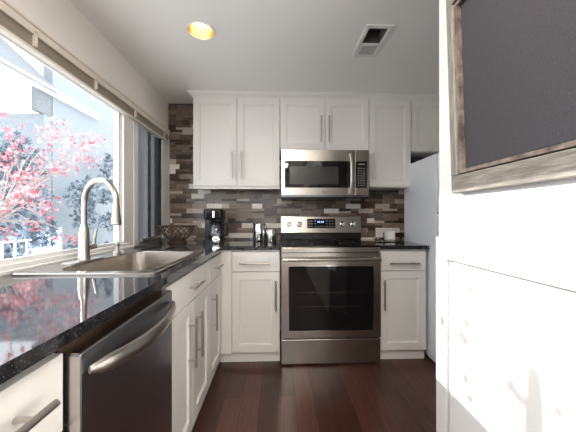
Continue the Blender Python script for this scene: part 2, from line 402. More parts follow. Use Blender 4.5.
d = shaker(c, .341, .676, .085, .716); bar_pull(d, .341+.045, .53, .235, True, -.02)
c = left_cab(1.775, 2.17, 'white corner base cabinet with a drawer and door, where the left counter turns')
carcass(c, .001, .405, .60, .075, .884, low=.69); toekick(c, 0, .44, .01)
d = flat_front(c, .003, .36, .722, .868); bar_pull(d, .19, .795, .15, False, -.02)
d = shaker(c, .003, .36, .085, .716); bar_pull(d, .062, .52, .235, True, -.02)
# back run faces -Y: local axes = world axes
BY = 2.205
c = thing('base_cabinet', 'white base cabinet with one drawer and door, just left of the stove', 'cabinet', (-.448, BY, 0), local=True)
carcass(c, .002, .463, .585, .075, .884); toekick(c, -.01, .463, .012)
bm = NB(); box(bm, .0, .088, -.018, 0, .075, .884); obj('filler_strip', bm, cab, c, bev=.001)
d = flat_front(c, .091, .461, .717, .868); bar_pull(d, .27, .782, .235, False, -.02)
d = shaker(c, .091, .461, .085, .711); bar_pull(d, .461-.030, .53, .235, True, -.02)
c = thing('base_cabinet', 'white base cabinet with one drawer and door, between the stove and refrigerator', 'cabinet', (.803, BY, 0), local=True)
carcass(c, .002, .375, .585, .075, .884); toekick(c, 0, .375, .012)
d = flat_front(c, .004, .373, .717, .868); bar_pull(d, .19, .775, .235, False, -.02)
d = shaker(c, .004, .373, .085, .711); bar_pull(d, .03, .53, .235, True, -.02)
# uppers
UY = 2.54
def upper(x0, x1, z0, label, doors, hz, z1=2.205):
    c = thing('wall_cabinet', label, 'cabinet', (x0, UY, z0), local=True)
    w = x1-x0
    bm = NB(); box(bm, .001, w-.001, .0, .25, 0, 2.235-z0); obj('body', bm, cab, c, bev=.001)
    for a, b, hx in doors:
        d = shaker(c, a-x0+.002, b-x0-.002, .008, z1-z0, st=.052)
        if hx is not None: bar_pull(d, hx-x0, hz-z0, .235, True, -.02)
    return c
c = upper(-.757, .016, 1.41, 'tall white two-door wall cabinet, leftmost above the coffee maker', [(-.757, -.367, -.408), (-.367, .016, -.330)], 1.60)
bm = NB(); box(bm, 0, .773, -.018, .016, -.018, -.0005); obj('light_rail', bm, cab, c)
upper(.018, .826, 1.735, 'short white two-door wall cabinet directly above the microwave', [(.018, .425, .387), (.425, .826, .458)], 1.93)
upper(.828, 1.216, 1.41, 'tall white one-door wall cabinet immediately right of the microwave', [(.831, 1.216, .861)], 1.60)
upper(1.22, 1.96, 1.738, 'short white wall cabinet above the refrigerator', [(1.22, 1.59, 1.56), (1.59, 1.96, None)], 1.84)
bm = NB()   # crown moulding: profile swept along the front and the left return
prof = [(0, 2.207), (.012, 2.207), (.012, 2.220), (.022, 2.228), (.034, 2.240), (.040, 2.252), (.040, 2.2595), (0, 2.2595)]
rows = []
for (px, py, sx, sy) in ((-.757, 2.79, -1, 0), (-.757, UY, -1, -1), (1.96, UY, 0, -1)):
    rows.append([bm.verts.new((px+sx*o1_, py+sy*o1_-(.001 if sy else 0), zz)) for o1_, zz in prof])
for i in range(2): bridge(bm, rows[i], rows[i+1])
bm.faces.new(rows[0][::-1]); bm.faces.new(rows[-1])
tag(obj('crown_moulding', bm, cab), 'white crown moulding along the top of the back wall cabinets', 'moulding')
# ------------------------------------------------------------------ countertops
SX0, SX1, SY0, SY1 = -1.03, -.478, 1.10, 1.85      # sink outline
CE = -.42; z0, z1 = .886, .915
bm = NB(); hx0, hx1, hy0, hy1 = SX0+.02, SX1-.02, SY0+.02, SY1-.02
box(bm, WX+.003, CE, -.12, hy0, z0, z1); box(bm, WX+.003, hx0, hy0, hy1, z0, z1); box(bm, hx1, CE, hy0, hy1, z0, z1)
box(bm, WX+.003, CE, hy1, 2.79, z0, z1); box(bm, CE, .019, 2.165, 2.79, z0, z1)
tag(obj('countertop', bm, gran), 'L-shaped polished black granite countertop holding the sink', 'countertop')
bm = NB(); box(bm, .801, 1.192, 2.165, 2.79, z0, z1)
tag(obj('countertop', bm, gran, bev=.002), 'short black granite countertop between the stove and refrigerator', 'countertop')

# ------------------------------------------------------------------ sink, faucet, soap dispenser
def rrect(x0, x1, y0, y1, r, z, n=8):
    out = []
    for cx, cy, a0 in ((x1-r, y1-r, 0), (x0+r, y1-r, PI/2), (x0+r, y0+r, PI), (x1-r, y0+r, 1.5*PI)):
        for i in range(n+1):
            a = a0+PI/2*i/n; out.append(Vector((cx+r*math.cos(a), cy+r*math.sin(a), z)))
    return out
sk = thing('kitchen_sink', 'brushed stainless drop-in kitchen sink with one basin', 'sink', ((SX0+SX1)/2, (SY0+SY1)/2, .915))
bx0, bx1, by0, by1 = -.905, -.515, 1.155, 1.80
bm = NB()
loops = [rrect(SX0, SX1, SY0, SY1, .03, .9155), rrect(SX0, SX1, SY0, SY1, .03, .921), rrect(SX0+.004, SX1-.004, SY0+.004, SY1-.004, .028, .925), rrect(SX0+.014, SX1-.014, SY0+.014, SY1-.014, .026, .9235),
         rrect(bx0-.006, bx1+.006, by0-.006, by1+.006, .075, .9232), rrect(bx0, bx1, by0, by1, .07, .918), rrect(bx0+.008, bx1-.008, by0+.008, by1-.008, .07, .80),
         rrect(bx0+.015, bx1-.015, by0+.015, by1-.015, .07, .745), rrect(bx0+.045, bx1-.045, by0+.045, by1-.045, .06, .722), rrect(bx0+.15, bx1-.15, by0+.25, by1-.25, .03, .718)]
vl = [[bm.verts.new(p) for p in l] for l in loops]
for a, b in zip(vl, vl[1:]): bridge(bm, a, b)
bm.faces.new(vl[-1])
o = obj('basin', bm, stain_sink, sk, smooth=True); 
cx, cy = (bx0+bx1)/2, (by0+by1)/2
bm = NB(); lathe(bm, [(.045, 0), (.045, .003), (.036, .004), (.03, -.0005), (.012, .001)], (cx, cy, .7185), 24); obj('drain', bm, chrome, sk, smooth=True)

FX, FY = -.955, 1.415
fa = thing('kitchen_faucet', 'tall arched brushed nickel pull-down faucet behind the sink', 'faucet', (FX, FY, .925))
bm = NB(); pl = [rrect(FX-.03, FX+.03, FY-.125, FY+.125, .029, z_) for z_ in (.9238, .928)] + [rrect(FX-.026, FX+.026, FY-.121, FY+.121, .025, .930)]
vl = [[bm.verts.new(p) for p in l] for l in pl]; bridge(bm, vl[0], vl[1]); bridge(bm, vl[1], vl[2]); bm.faces.new(vl[2]); obj('deck_plate', bm, nickel, fa, smooth=True)
bm = NB(); lathe(bm, [(.027, 0), (.027, .01), (.024, .014), (.0235, .13), (.020, .15), (.015, .165), (.0135, .175)], (FX, FY, .930), 28); obj('body', bm, nickel, fa, smooth=True)
dv = Vector((.89, -.37, 0)).normalized(); R = .110
pts = [Vector((FX, FY, 1.09)), Vector((FX, FY, 1.13)), Vector((FX, FY, 1.195))]
for i in range(1, 17):
    a = PI - PI*1.03*i/16; pts.append(Vector((FX, FY, 1.207)) + dv*(R+R*math.cos(a)) + Vector((0, 0, R*math.sin(a))))
pts.append(pts[-1]+Vector((0, 0, -.01)))
bm = NB(); tube(bm, pts, .0125, 18); obj('spout', bm, nickel, fa, smooth=True)
e = pts[-1]
bm = NB(); lathe(bm, [(.0135, 0), (.0155, -.012), (.016, -.03), (.021, -.085), (.0215, -.092), (.018, -.096)], (e.x, e.y, e.z+.012), 24); obj('spray_head', bm, nickel, fa, smooth=True)
bm = NB(); tube(bm, [(FX, FY, .99), (FX+.015, FY+.030, .99), (FX+.024, FY+.05, .992)], [.014, .016, .013], 14)
tube(bm, [(FX+.020, FY+.041, .99), (FX+.022, FY+.045, 1.03), (FX+.026, FY+.054, 1.08)], [.009, .006, .0055], 12); obj('lever', bm, nickel, fa, smooth=True)
sdp = thing('soap_dispenser', 'small nickel soap dispenser at the far corner of the sink', 'soap dispenser', (-.955, 1.70, .9235))
bm = NB(); lathe(bm, [(.021, 0), (.021, .006), (.013, .012), (.011, .03), (.010, .045)], (-.955, 1.70, .924), 20); obj('base', bm, nickel, sdp, smooth=True)
bm = NB(); lathe(bm, [(.012, .042), (.014, .048), (.013, .064), (.004, .068)], (-.955, 1.70, .924), 18); tube(bm, [(-.955, 1.70, .980), (-.925, 1.712, .984), (-.90, 1.72, .978)], [.007, .006, .0055], 10); obj('pump_spout', bm, nickel, sdp, smooth=True)

# ------------------------------------------------------------------ dishwasher
dw = thing('dishwasher', 'dark stainless built-in dishwasher with a curved bar handle under the left counter', 'dishwasher', (-.72, .835, 0))
D0, D1 = .585, 1.088
bm = NB(); box(bm, -1.04, -.452, D0, D1, .10, .878); obj('tub', bm, darkgap, dw)
bm = NB(); box(bm, -.452, -.404, D0+.002, D1-.002, .11, .858); obj('door', bm, dsteel, dw, bev=.004)
bm = NB(); box(bm, -.4515, -.407, D0+.003, D1-.003, .8582, .861); obj('door_top_edge', bm, dwtop, dw)
bm = NB(); box(bm, -.458, -.4445, D0+.002, D1-.002, .861, .884); obj('top_flange', bm, dwtop, dw)
bm = NB(); box(bm, -.4520, -.4035, D0+.0005, D0+.0022, .11, .855); obj('side_trim', bm, stain, dw)
bm = NB(); box(bm, -.500, -.47, D0+.002, D1-.002, .0, .10); obj('toe_kick', bm, black, dw)
bm = NB(); hp = []; hr = []
for i in range(21):
    u = i/20; yy = D0+.018+(D1-D0-.036)*u; k = math.sin(PI*u)
    hp.append((-.396+.040*k**.7, yy, .818-.016*k)); hr.append((.008 if i in (0, 20) else .015 if i in (1, 19) else .018)+.004*k)
tube(bm, hp, hr, 16, flat=.55, up=(0, 0, 1)); obj('handle', bm, nickel, dw, smooth=True)

# ------------------------------------------------------------------ range
rg = thing('kitchen_range', 'freestanding stainless electric stove with a black glass top and oven window', 'stove', (.41, 2.45, 0))
R0, R1 = .026, .794; RF = 2.15
bm = NB(); box(bm, R0, R1, RF+.03, 2.78, .03, .905); obj('body', bm, dsteel, rg)
bm = NB(); box(bm, R0, R1, RF+.012, 2.70, .9055, .918); obj('cooktop', bm, bglass, rg, bev=.003)
for (bx_, by_, br_) in ((.20, 2.32, .09), (.20, 2.55, .07), (.62, 2.32, .11), (.62, 2.55, .075)):
    bm = NB(); lathe(bm, [(br_-.003, .9183), (br_-.003, .9186), (br_, .9186), (br_, .9183)], (bx_, by_, 0), 40, cap=False); obj('burner_ring', bm, ink, rg)
bm = NB(); box(bm, R0, R1, RF, RF+.03, .868, .904); obj('front_strip', bm, stain, rg, bev=.003)
bm = NB()   # door: frame with a window opening
dz0, dz1 = .212, .862; gx0, gx1, gz0, gz1 = .082, .738, .268, .762
box(bm, R0, gx0, RF-.012, RF+.028, dz0, dz1); box(bm, gx1, R1, RF-.012, RF+.028, dz0, dz1); box(bm, gx0, gx1, RF-.012, RF+.028, dz0, gz0); box(bm, gx0, gx1, RF-.012, RF+.028, gz1, dz1)
dd = obj('oven_door', bm, stain, rg)
bm = NB(); box(bm, gx0, gx1, RF-.008, RF+.006, gz0, gz1); obj('oven_window', bm, bglass, dd)
for zz in (.45, .56): 
    bm = NB(); box(bm, gx0+.08, gx1-.08, RF-.0086, RF-.0081, zz, zz+.003); obj('rack_line', bm, bronze, dd)
bm = NB()
for q in ((gx0-.006, gx1+.006, gz1, gz1+.006), (gx0-.006, gx1+.006, gz0-.006, gz0), (gx0-.006, gx0, gz0, gz1), (gx1, gx1+.006, gz0, gz1)): box(bm, q[0], q[1], RF-.015, RF-.011, q[2], q[3])
obj('window_bead', bm, chrome, dd)
bm = NB(); tube(bm, [(.04, RF-.058, .818), (.78, RF-.058, .818)], .0125, 16)
for xx in (.055, .765): tube(bm, [(xx, RF-.012, .818), (xx, RF-.058, .818)], .010, 12)
obj('handle', bm, stain, dd, smooth=True)
bm = NB(); box(bm, R0, R1, RF-.01, RF+.028, .012, .200); obj('storage_drawer', bm, stain, rg, bev=.004)
bm = NB()   # backguard
box(bm, .028, .814, 2.715, 2.785, .918, .985); obj('backguard_base', bm, black, rg, bev=.004)
bm = NB()
vs = [bm.verts.new(p) for p in ((.028, 2.700, .985), (.814, 2.700, .985), (.814, 2.725, 1.147), (.028, 2.725, 1.147), (.028, 2.785, .985), (.814, 2.785, .985), (.814, 2.785, 1.147), (.028, 2.785, 1.147))]
for q in ((0,1,2,3),(4,7,6,5),(0,4,5,1),(3,2,6,7),(0,3,7,4),(1,5,6,2)): bm.faces.new([vs[i] for i in q])
cp = obj('control_panel', bm, stain, rg, bev=.004)
def onp(z): return 2.700+.025*(z-.985)/.162
bm = NB(); y_ = onp(1.032)-.002
vs = [bm.verts.new(p) for p in ((.283, onp(1.032)-.0025, 1.032), (.560, onp(1.032)-.0025, 1.032), (.560, onp(1.122)-.0025, 1.122), (.283, onp(1.122)-.0025, 1.122))]
bm.faces.new(vs); r_ = bmesh.ops.extrude_face_region(bm, geom=bm.faces[:]); bmesh.ops.translate(bm, verts=[g for g in r_['geom'] if isinstance(g, bmesh.types.BMVert)], vec=(0, .004, 0)); obj('display_panel', bm, bglass, cp)
for i in range(9):
    for j in range(3):
        if 3 <= i <= 5 and j > 0: continue
        zz = 1.045+j*.026; xx = .297+i*.0285; bm = NB(); box(bm, xx, xx+.014, onp(zz)-.0036, onp(zz)-.0024, zz, zz+.006); obj('button', bm, lightink, cp)
bm = NB()
for xx in (.385, .40, .42, .435): box(bm, xx, xx+.009, onp(1.09)-.0036, onp(1.09)-.0026, 1.085, 1.10)
obj('clock_digits', bm, digits, cp)
for xx in (.107, .207, .632, .737):
    bm = NB(); yk = onp(1.07)
    lathe(bm, [(.027, -.001), (.027, .004), (.021, .007), (.019, .026), (.016, .029)], (xx, yk, 1.07), 24, 'y'); box(bm, xx-.004, xx+.004, yk-.034, yk-.02, 1.052, 1.088); obj('knob', bm, chrome, cp, smooth=True)
def text(s_, size, loc, mat_, parent, name='lettering'):
    cu = bpy.data.curves.new(name, 'FONT'); cu.body = s_; cu.size = size; cu.align_x = 'CENTER'; cu.extrude = .0003
    to = bpy.data.objects.new(name, cu); sc.collection.objects.link(to)
    dg = bpy.context.evaluated_depsgraph_get(); me = bpy.data.meshes.new_from_object(to.evaluated_get(dg)); bpy.data.objects.remove(to)
    me.transform(Matrix.Translation(Vector(loc)-OFF[parent.name]) @ Matrix.Rotation(PI/2, 4, 'X')); me.materials.clear(); me.materials.append(mat_)
    o = bpy.data.objects.new(name, me); sc.collection.objects.link(o); o.parent = parent; return o
text('SAMSUNG', .016, (.42, onp(1.0)-.0015, 1.0), ink, cp)

# ------------------------------------------------------------------ microwave
mw = thing('microwave_oven', 'stainless over-the-range microwave with a black window and curved handle', 'microwave', (.41, 2.6, 1.30))
M0, M1, MF = .028, .786, 2.40
bm = NB(); box(bm, M0, M1, MF+.02, 2.788, 1.318, 1.7195); obj('body', bm, dsteel, mw)
bm = NB(); box(bm, M0, .668, MF, MF+.0195, 1.325, 1.7195); md_ = obj('door', bm, stain, mw, bev=.003)
bm = NB(); box(bm, .058, .640, MF-.0025, MF+.001, 1.392, 1.622); obj('window_pane', bm, bglass, md_)
bm = NB(); box(bm, .100, .520, MF-.0032, MF-.0024, 1.420, 1.572); obj('window_screen', bm, mesh_scr, md_)
bm = NB(); hp = []
for i in range(15):
    u = i/14; k = math.sin(PI*u); hp.append((.622, MF-.012-.034*min(1, k*1.5), 1.350+.33*u))
tube(bm, [(.622, MF+.001, 1.352)]+hp+[(.622, MF+.001, 1.678)], .0095, 14); obj('handle', bm, sathandle, md_, smooth=True)
bm = NB(); box(bm, .670, M1, MF, MF+.0195, 1.325, 1.7195); kp = obj('control_panel', bm, stain, mw, bev=.003)
bm = NB(); box(bm, .672, .768, MF-.0025, MF+.001, 1.392, 1.622); obj('keypad_glass', bm, bglass, kp)
for j in range(8):
    for i in range(3): bm = NB(); box(bm, .690+i*.024, .702+i*.024, MF-.0034, MF-.0024, 1.41+j*.021, 1.416+j*.021); obj('key', bm, lightink, kp)
bm = NB(); box(bm, .695, .75, MF-.0034, MF-.0024, 1.592, 1.60); obj('clock_display', bm, lightink, kp)
bm = NB(); box(bm, M0+.004, M1-.004, MF+.01, 2.785, 1.298, 1.3175); obj('vent_underside', bm, black, mw, bev=.003)
text('SAMSUNG', .014, (.41, MF-.001, 1.352), ink, md_)

# ------------------------------------------------------------------ refrigerator
fr = thing('refrigerator', 'white refrigerator standing right of the back counter, partly behind the partition', 'refrigerator', (1.57, 2.36, 0))
bm = NB(); box(bm, 1.205, 1.93, 2.10, 2.64, .02, 1.625); obj('body', bm, fridge, fr, bev=.006)
bm = NB(); box(bm, 1.205, 1.93, 2.03, 2.094, 1.172, 1.625); fd = obj('freezer_door', bm, fridge, fr, bev=.008)
bm = NB(); tube(bm, [(1.235, 2.031, 1.20), (1.235, 1.995, 1.22), (1.235, 1.995, 1.42), (1.235, 2.031, 1.44)], .011, 12); obj('handle', bm, fridge, fd, smooth=True)
bm = NB(); box(bm, 1.205, 1.93, 2.03, 2.094, .10, 1.160); fd = obj('fridge_door', bm, fridge, fr, bev=.008)
bm = NB(); tube(bm, [(1.235, 2.031, .75), (1.235, 1.995, .77), (1.235, 1.995, 1.10), (1.235, 2.031, 1.13)], .011, 12); obj('handle', bm, fridge, fd, smooth=True)
bm = NB(); box(bm, 1.22, 1.915, 2.06, 2.0995, .0, .095); obj('kick_grille', bm, ink, fr)

# ------------------------------------------------------------------ coffee maker
cx, cy, cz = -.545, 2.47, .915
cm = thing('coffee_maker', 'black drip coffee maker with a glass carafe in the back corner', 'coffee maker', (cx, cy, cz))
bm = NB(); vl = [[bm.verts.new(p) for p in rrect(cx-.085, cx+.08, cy-.11, cy+.09, .03, z_)] for z_ in (cz+.001, cz+.035)]; bridge(bm, *vl); bm.faces.new(vl[0][::-1]); bm.faces.new(vl[1])
box(bm, cx-.085, cx-.03, cy-.03, cy+.088, cz+.036, cz+.20); box(bm, cx-.03, cx+.06, cy+.045, cy+.088, cz+.036, cz+.20); obj('body', bm, black, cm, smooth=True)
bm = NB(); vl = [[bm.verts.new(p) for p in rrect(cx-.085-k, cx+.075+k, cy-.10-k, cy+.088, .03, z_)] for z_, k in ((cz+.2005, -.012), (cz+.215, 0), (cz+.285, .002), (cz+.295, -.01))]
for a, b in zip(vl, vl[1:]): bridge(bm, a, b)
bm.faces.new(vl[0][::-1]); bm.faces.new(vl[-1]); obj('brew_head', bm, black, cm, smooth=True)
bm = NB(); box(bm, cx-.004, cx+.012, cy-.104, cy-.1005, cz+.22, cz+.275); obj('chrome_badge', bm, chrome, cm, bev=.001)
bm = NB(); kx, ky = cx+.012, cy-.035
lathe(bm, [(.045, .037), (.066, .042), (.074, .07), (.070, .11), (.055, .15), (.050, .162)], (kx, ky, cz), 32); cf = obj('carafe', bm, carafe_g, cm, smooth=True)
bm = NB(); lathe(bm, [(.055, .163), (.056, .175), (.04, .185), (.015, .188)], (kx, ky, cz), 28); obj('carafe_lid', bm, black, cf, smooth=True)
bm = NB(); tube(bm, [(kx+.05, ky-.02, cz+.17), (kx+.095, ky-.035, cz+.165), (kx+.108, ky-.04, cz+.12), (kx+.092, ky-.035, cz+.07), (kx+.068, ky-.02, cz+.065)], .0085, 10); obj('carafe_handle', bm, black, cf, smooth=True)
bm = NB(); lathe(bm, [(.032, .0), (.032, .006), (.026, .009), (.012, .010)], (cx+.028, cy-.1105, cz+.034), 24, 'y'); dl = obj('chrome_dial', bm, chrome, cm, smooth=True)

# ------------------------------------------------------------------ wire basket
bx_, by_, bz_ = -.868, 2.45, .916
wb_ = thing('wire_basket', 'dark bronze scrolled wire bowl on the counter in the left back corner', 'basket', (bx_, by_, bz_))
def circ(r, z, n=40, ry=None): return [(bx_+r*math.cos(2*PI*i/n), by_+(ry or r*.8)*math.sin(2*PI*i/n), z) for i in range(n)]
bm = NB(); tube(bm, circ(.145, bz_+.145), .0048, 8, closed=True); obj('rim', bm, bronze, wb_, smooth=True)
bm = NB(); tube(bm, circ(.075, bz_+.006), .006, 8, closed=True); tube(bm, circ(.055, bz_+.03), .004, 8, closed=True); obj('foot_ring', bm, bronze, wb_, smooth=True)
for k in range(17):
    a0 = 2*PI*k/17; bm = NB(); pp = []
    for i in range(13):
        u = i/12; r = .07-.02*math.sin(PI*min(1, u*3))*(u < .34)+.078*max(0, u-.1)**.8/.9**.8; a = a0+.42*math.sin(u*PI*1.1)
        pp.append((bx_+r*math.cos(a), by_+r*.8*math.sin(a), bz_+.006+.138*u))
    tube(bm, pp, .0046, 6); obj('rib', bm, bronze, wb_, smooth=True)
for s_ in (-1, 1):
    bm = NB(); pp = []
    for i in range(34):
        u = i/33; a = -PI*.5+u*PI*2.7; r = .046*(1-.62*u)
        pp.append((bx_+s_*(-.012+.152+r*math.cos(a)), by_-.01, bz_+.115+r*math.sin(a)))
    tube(bm, [(bx_+s_*.125, by_-.01, bz_+.075)]+pp, .0052, 7); obj('scroll_handle', bm, bronze, wb_, smooth=True)

# ------------------------------------------------------------------ canisters
def canister(x, y, r, h, label, jug):
    t = thing('canister', label, 'canister', (x, y, .915))
    bm = NB(); lathe(bm, [(r*.96, .001), (r, .004), (r, h-.012), (r*.985, h-.010)], (x, y, .915), 36); obj('can', bm, chrome, t, smooth=True)
    bm = NB(); lathe(bm, [(r*1.03, h-.0095), (r*1.04, h-.002), (r*.95, h+.002), (r*.3, h+.004), (.002, h+.004)], (x, y, .915), 36); obj('lid', bm, chrome, t, smooth=True)
    if jug:
        bm = NB(); tube(bm, [(x+r*.95, y, .915+h*.93), (x+r+.012, y-.004, .915+h*.9), (x+r+.012, y-.004, .915+h*.45), (x+r*.98, y, .915+h*.3)], .004, 8); obj('side_handle', bm, black, t, smooth=True)
canister(-.172, 2.55, .055, .168, 'taller polished chrome canister left of the stove', True)
canister(-.062, 2.55, .046, .112, 'shorter polished chrome canister right beside the stove', False)

# ------------------------------------------------------------------ candle on tray
t = thing('serving_tray', 'small dark wire-edged tray on the counter right of the stove', 'tray', (.99, 2.50, .915))
bm = NB(); vl = [[bm.verts.new(p) for p in rrect(.99-.105+k, .99+.105-k, 2.50-.075+k, 2.50+.075-k, .03, z_)] for z_, k in ((.9155, .012), (.920, 0), (.921, .006), (.919, .012))]
for a, b in zip(vl, vl[1:]): bridge(bm, a, b)
bm.faces.new(vl[0][::-1]); bm.faces.new(vl[-1]); obj('plate', bm, bglass, t, smooth=True)
bm = NB(); tube(bm, rrect(.99-.110, .99+.110, 2.50-.078, 2.50+.078, .03, .938), .003, 6, closed=True)
for i in range(16):
    a = 2*PI*i/16; x_, y_ = .99+.106*max(-1, min(1, 1.25*math.cos(a))), 2.50+.075*max(-1, min(1, 1.25*math.sin(a))); tube(bm, [(x_, y_, .9185), (x_, y_, .938)], .002, 6)
obj('wire_rail', bm, bronze, t, smooth=True)
for s_ in (-1, 1):
    bm = NB(); lathe(bm, [(.002, 0), (.009, .004), (.011, .011), (.008, .018), (.002, .021)], (.99+s_*.112, 2.43, .936), 14); obj('finial', bm, chrome, t, smooth=True)
bm = NB(); vl = [[bm.verts.new(p) for p in rrect(1.03-.036+k, 1.03+.036-k, 2.55-.04+k, 2.55+.04-k, .008, z_)] for z_, k in ((.9215, .002), (.924, 0), (1.010, 0), (1.013, .003))]
for a, b in zip(vl, vl[1:]): bridge(bm, a, b)
bm.faces.new(vl[0][::-1]); bm.faces.new(vl[-1])
ca = thing('pillar_candle', 'square white pillar candle standing on the small dark tray', 'candle', (1.03, 2.55, .921)); obj('wax', bm, candle_m, ca, smooth=True)
bm = NB(); tube(bm, [(1.03, 2.55, 1.0125), (1.031, 2.55, 1.022)], .0012, 6); obj('wick', bm, ink, ca)

# ------------------------------------------------------------------ recessed lamp and ceiling vent
rl = thing('recessed_light', 'round recessed ceiling light with a warm gold reflector', 'ceiling light', (LX, LY, H))
bm = NB(); lathe(bm, [(.0765, 0), (.0762, .02), (.070, .055), (.060, .085), (.05, .095)], (LX, LY, H), 40, cap=False); obj('reflector', bm, goldm, rl, smooth=True)
bm = NB(); lathe(bm, [(.0765, .0005), (.0765, -.004), (.082, -.005), (.086, -.0005)], (LX, LY, H), 40, cap=False); obj('trim_ring', bm, trim, rl, smooth=True)
bm = NB(); lathe(bm, [(.050, .0945), (.054, .072), (.048, .056), (.02, .049), (.002, .048)], (LX, LY, H), 32); obj('bulb', bm, bulbm, rl, smooth=True)
ve = thing('ceiling_vent', 'rectangular white exhaust vent in the ceiling with one open dark half', 'vent', (.597, 1.765, H))
bm = NB(); V0, V1, U0, U1 = .515, .678, 1.605, 1.925
box(bm, V0, vx0+.004, U0, U1, H-.008, H); box(bm, vx1-.004, V1, U0, U1, H-.008, H); box(bm, vx0+.004, vx1-.004, U0, vy0+.004, H-.008, H); box(bm, vx0+.004, vx1-.004, vy1-.004, U1, H-.008, H)
obj('frame', bm, trim, ve, bev=.002)
bm = NB()
for i in range(9): box(bm, vx0+.012, vx1-.012, 1.80+i*.011, 1.805+i*.011, H-.0105, H-.0082)
obj('grille', bm, grillem, ve)
bm = NB(); box(bm, vx0, vx1, vy0, vy1, H+.075, H+.08)
for q in ((vx0, vx0+.003, vy0, vy1), (vx1-.003, vx1, vy0, vy1), (vx0, vx1, vy0, vy0+.003), (vx0, vx1, vy1-.003, vy1)): box(bm, *q, H, H+.075)
obj('cavity', bm, cavm, ve)
bm = NB(); lathe(bm, [(.002, 0), (.014, .006), (.017, .02), (.010, .035), (.009, .05)], (.592, 1.665, H+.024), 18); obj('socket', bm, trim, ve, smooth=True)

for k, (lx, ly) in enumerate(((0, .25), (0, -1.1))):  # unseen fill lamps added overhead to brighten the kitchen
    cl = thing('ceiling_lamp', ['square flush ceiling lamp over the aisle beside the near counter', 'square flush ceiling lamp by the rear window'][k], 'ceiling lamp', (lx, ly, H))
    bm = NB(); box(bm, lx-.22, lx+.22, ly-.22, ly+.22, H-.03, H); obj('housing', bm, trim, cl, bev=.004)
    bm = NB(); box(bm, lx-.20, lx+.20, ly-.20, ly+.20, H-.045, H-.0305); obj('diffuser', bm, fill_glow, cl)

# ------------------------------------------------------------------ framed board and low panel on the right partition
fb = bpy.data.objects.new('framed_board', None); sc.collection.objects.link(fb)
tag(fb, 'large charcoal board in a weathered grey wood frame on the right wall', 'framed board')
fb.location = (PX-.001, .40, 1.2185); fb.rotation_euler = (0, -math.radians(1.8), 0)
def fbox(bm, y0, y1, z0, z1, x0, x1): box(bm, x0, x1, y0-.40, y1-.40, z0-1.2185, z1-1.2185)
A0, A1, Z0, Z1 = -.15, .900, 1.2185, 1.872
for (q, m_) in (((A0, A1, Z0, Z0+.055), frame_h), ((A0, A1, Z1-.055, Z1), frame_h), ((A1-.030, A1, Z0+.055, Z1-.055), frame_v), ((A0, A0+.06, Z0+.055, Z1-.055), frame_v)):
    bm = NB(); fbox(bm, *q, -.030, -.004); obj('frame_rail', bm, m_, fb, bev=.003)
i0_, i1_, j0_, j1_ = A0+.06, A1-.030, Z0+.055, Z1-.055
def liner_ring(d, w, x0, name, m_):
    bm = NB(); a_, b_, c_, e_ = i0_+d, i1_-d, j0_+d, j1_-d
    for q in ((a_, b_, c_, c_+w), (a_, b_, e_-w, e_), (a_, a_+w, c_+w, e_-w), (b_-w, b_, c_+w, e_-w)): fbox(bm, *q, x0, -.005)
    obj(name, bm, m_, fb)
liner_ring(0, .005, -.012, 'shadow_groove', darkgap); liner_ring(.005, .011, -.024, 'inner_lip', liner); liner_ring(.016, .004, -.010, 'edge_spacer', darkgap)
bm = NB(); fbox(bm, i0_+.020, i1_-.020, j0_+.020, j1_-.020, -.012, -.005); obj('board', bm, board, fb)
bm = NB(); box(bm, PX-.0005, PX+.0195, py0, py1, pz0, pz1)
pn = thing('cupboard_panel', 'flat white cupboard panel with a thin outline, low in the sunlit right wall', 'panel', (PX, .2, .03)); obj('panel_face', bm, partm, pn, bev=.0015)

# ------------------------------------------------------------------ outside the window
grass = mat('pale_patio_paving', (.45, .45, .44), .8); add_noise_col(grass, (1, 1, 1), 3, (.66, .66, .65), (.74, .74, .73))
bm = NB(); box(bm, -14, -1.24, -4, 16, -.12, -.02); g_ = struct('ground', bm, grass)
siding = mat('pale_blue_grey_stucco', (.36, .42, .47), .85)
L(siding, ramp(siding, noise(siding, coords(siding), 28, 5, .7), [(.3, (.21, .235, .255)), (.7, (.32, .345, .365))]), B(siding).inputs['Base Color'])
shing = mat('light_grey_shingles', (.5, .53, .56), .9)
L(shing, ramp(shing, noise(shing, coords(shing), 20, 5, .7), [(.3, (.15, .165, .175)), (.7, (.25, .265, .275))]), B(shing).inputs['Base Color'])
white_o = mat('white_exterior_paint', (.88, .89, .9), .6); add_noise_col(white_o, (1, 1, 1), 5, (.86, .87, .88), (.9, .91, .92))
nh = thing('neighbour_house', 'pale grey neighbouring house with white eaves outside the left window', 'house', (-7, 8, 0))
bm = NB(); box(bm, -5.2, -5, 6.4, 14, -.02, 6.2); obj('wall', bm, siding, nh)
bm = NB(); box(bm, -13, -9.0, 6.4, 10, -.02, 3.36); box(bm, -9.0, -5.02, 6.2, 6.4, -.02, 3.36); obj('side_wing', bm, siding, nh)
bm = NB()
vs = [bm.verts.new(p) for p in ((-4.9, 4.7, 3.98), (-4.9, 6.39, 3.98), (-9.4, 6.39, 8.2), (-9.4, 4.7, 8.2), (-4.9, 4.7, 3.86), (-4.9, 6.39, 3.86), (-9.4, 6.39, 8.06), (-9.4, 4.7, 8.06))]
for q in ((0,1,2,3),(4,7,6,5),(0,4,5,1),(3,2,6,7),(0,3,7,4),(1,5,6,2)): bm.faces.new([vs[i] for i in q])
obj('porch_roof', bm, shing, nh)
bm = NB(); box(bm, -4.99, -4.86, 4.7, 7.9, 3.81, 3.835); box(bm, -4.99, -4.86, 4.7, 7.9, 3.90, 3.94); obj('fascia', bm, white_o, nh)
bm = NB(); box(bm, -5.12, -5.01, 6.0, 6.39, 3.36, 3.86); obj('porch_post', bm, shing, nh)
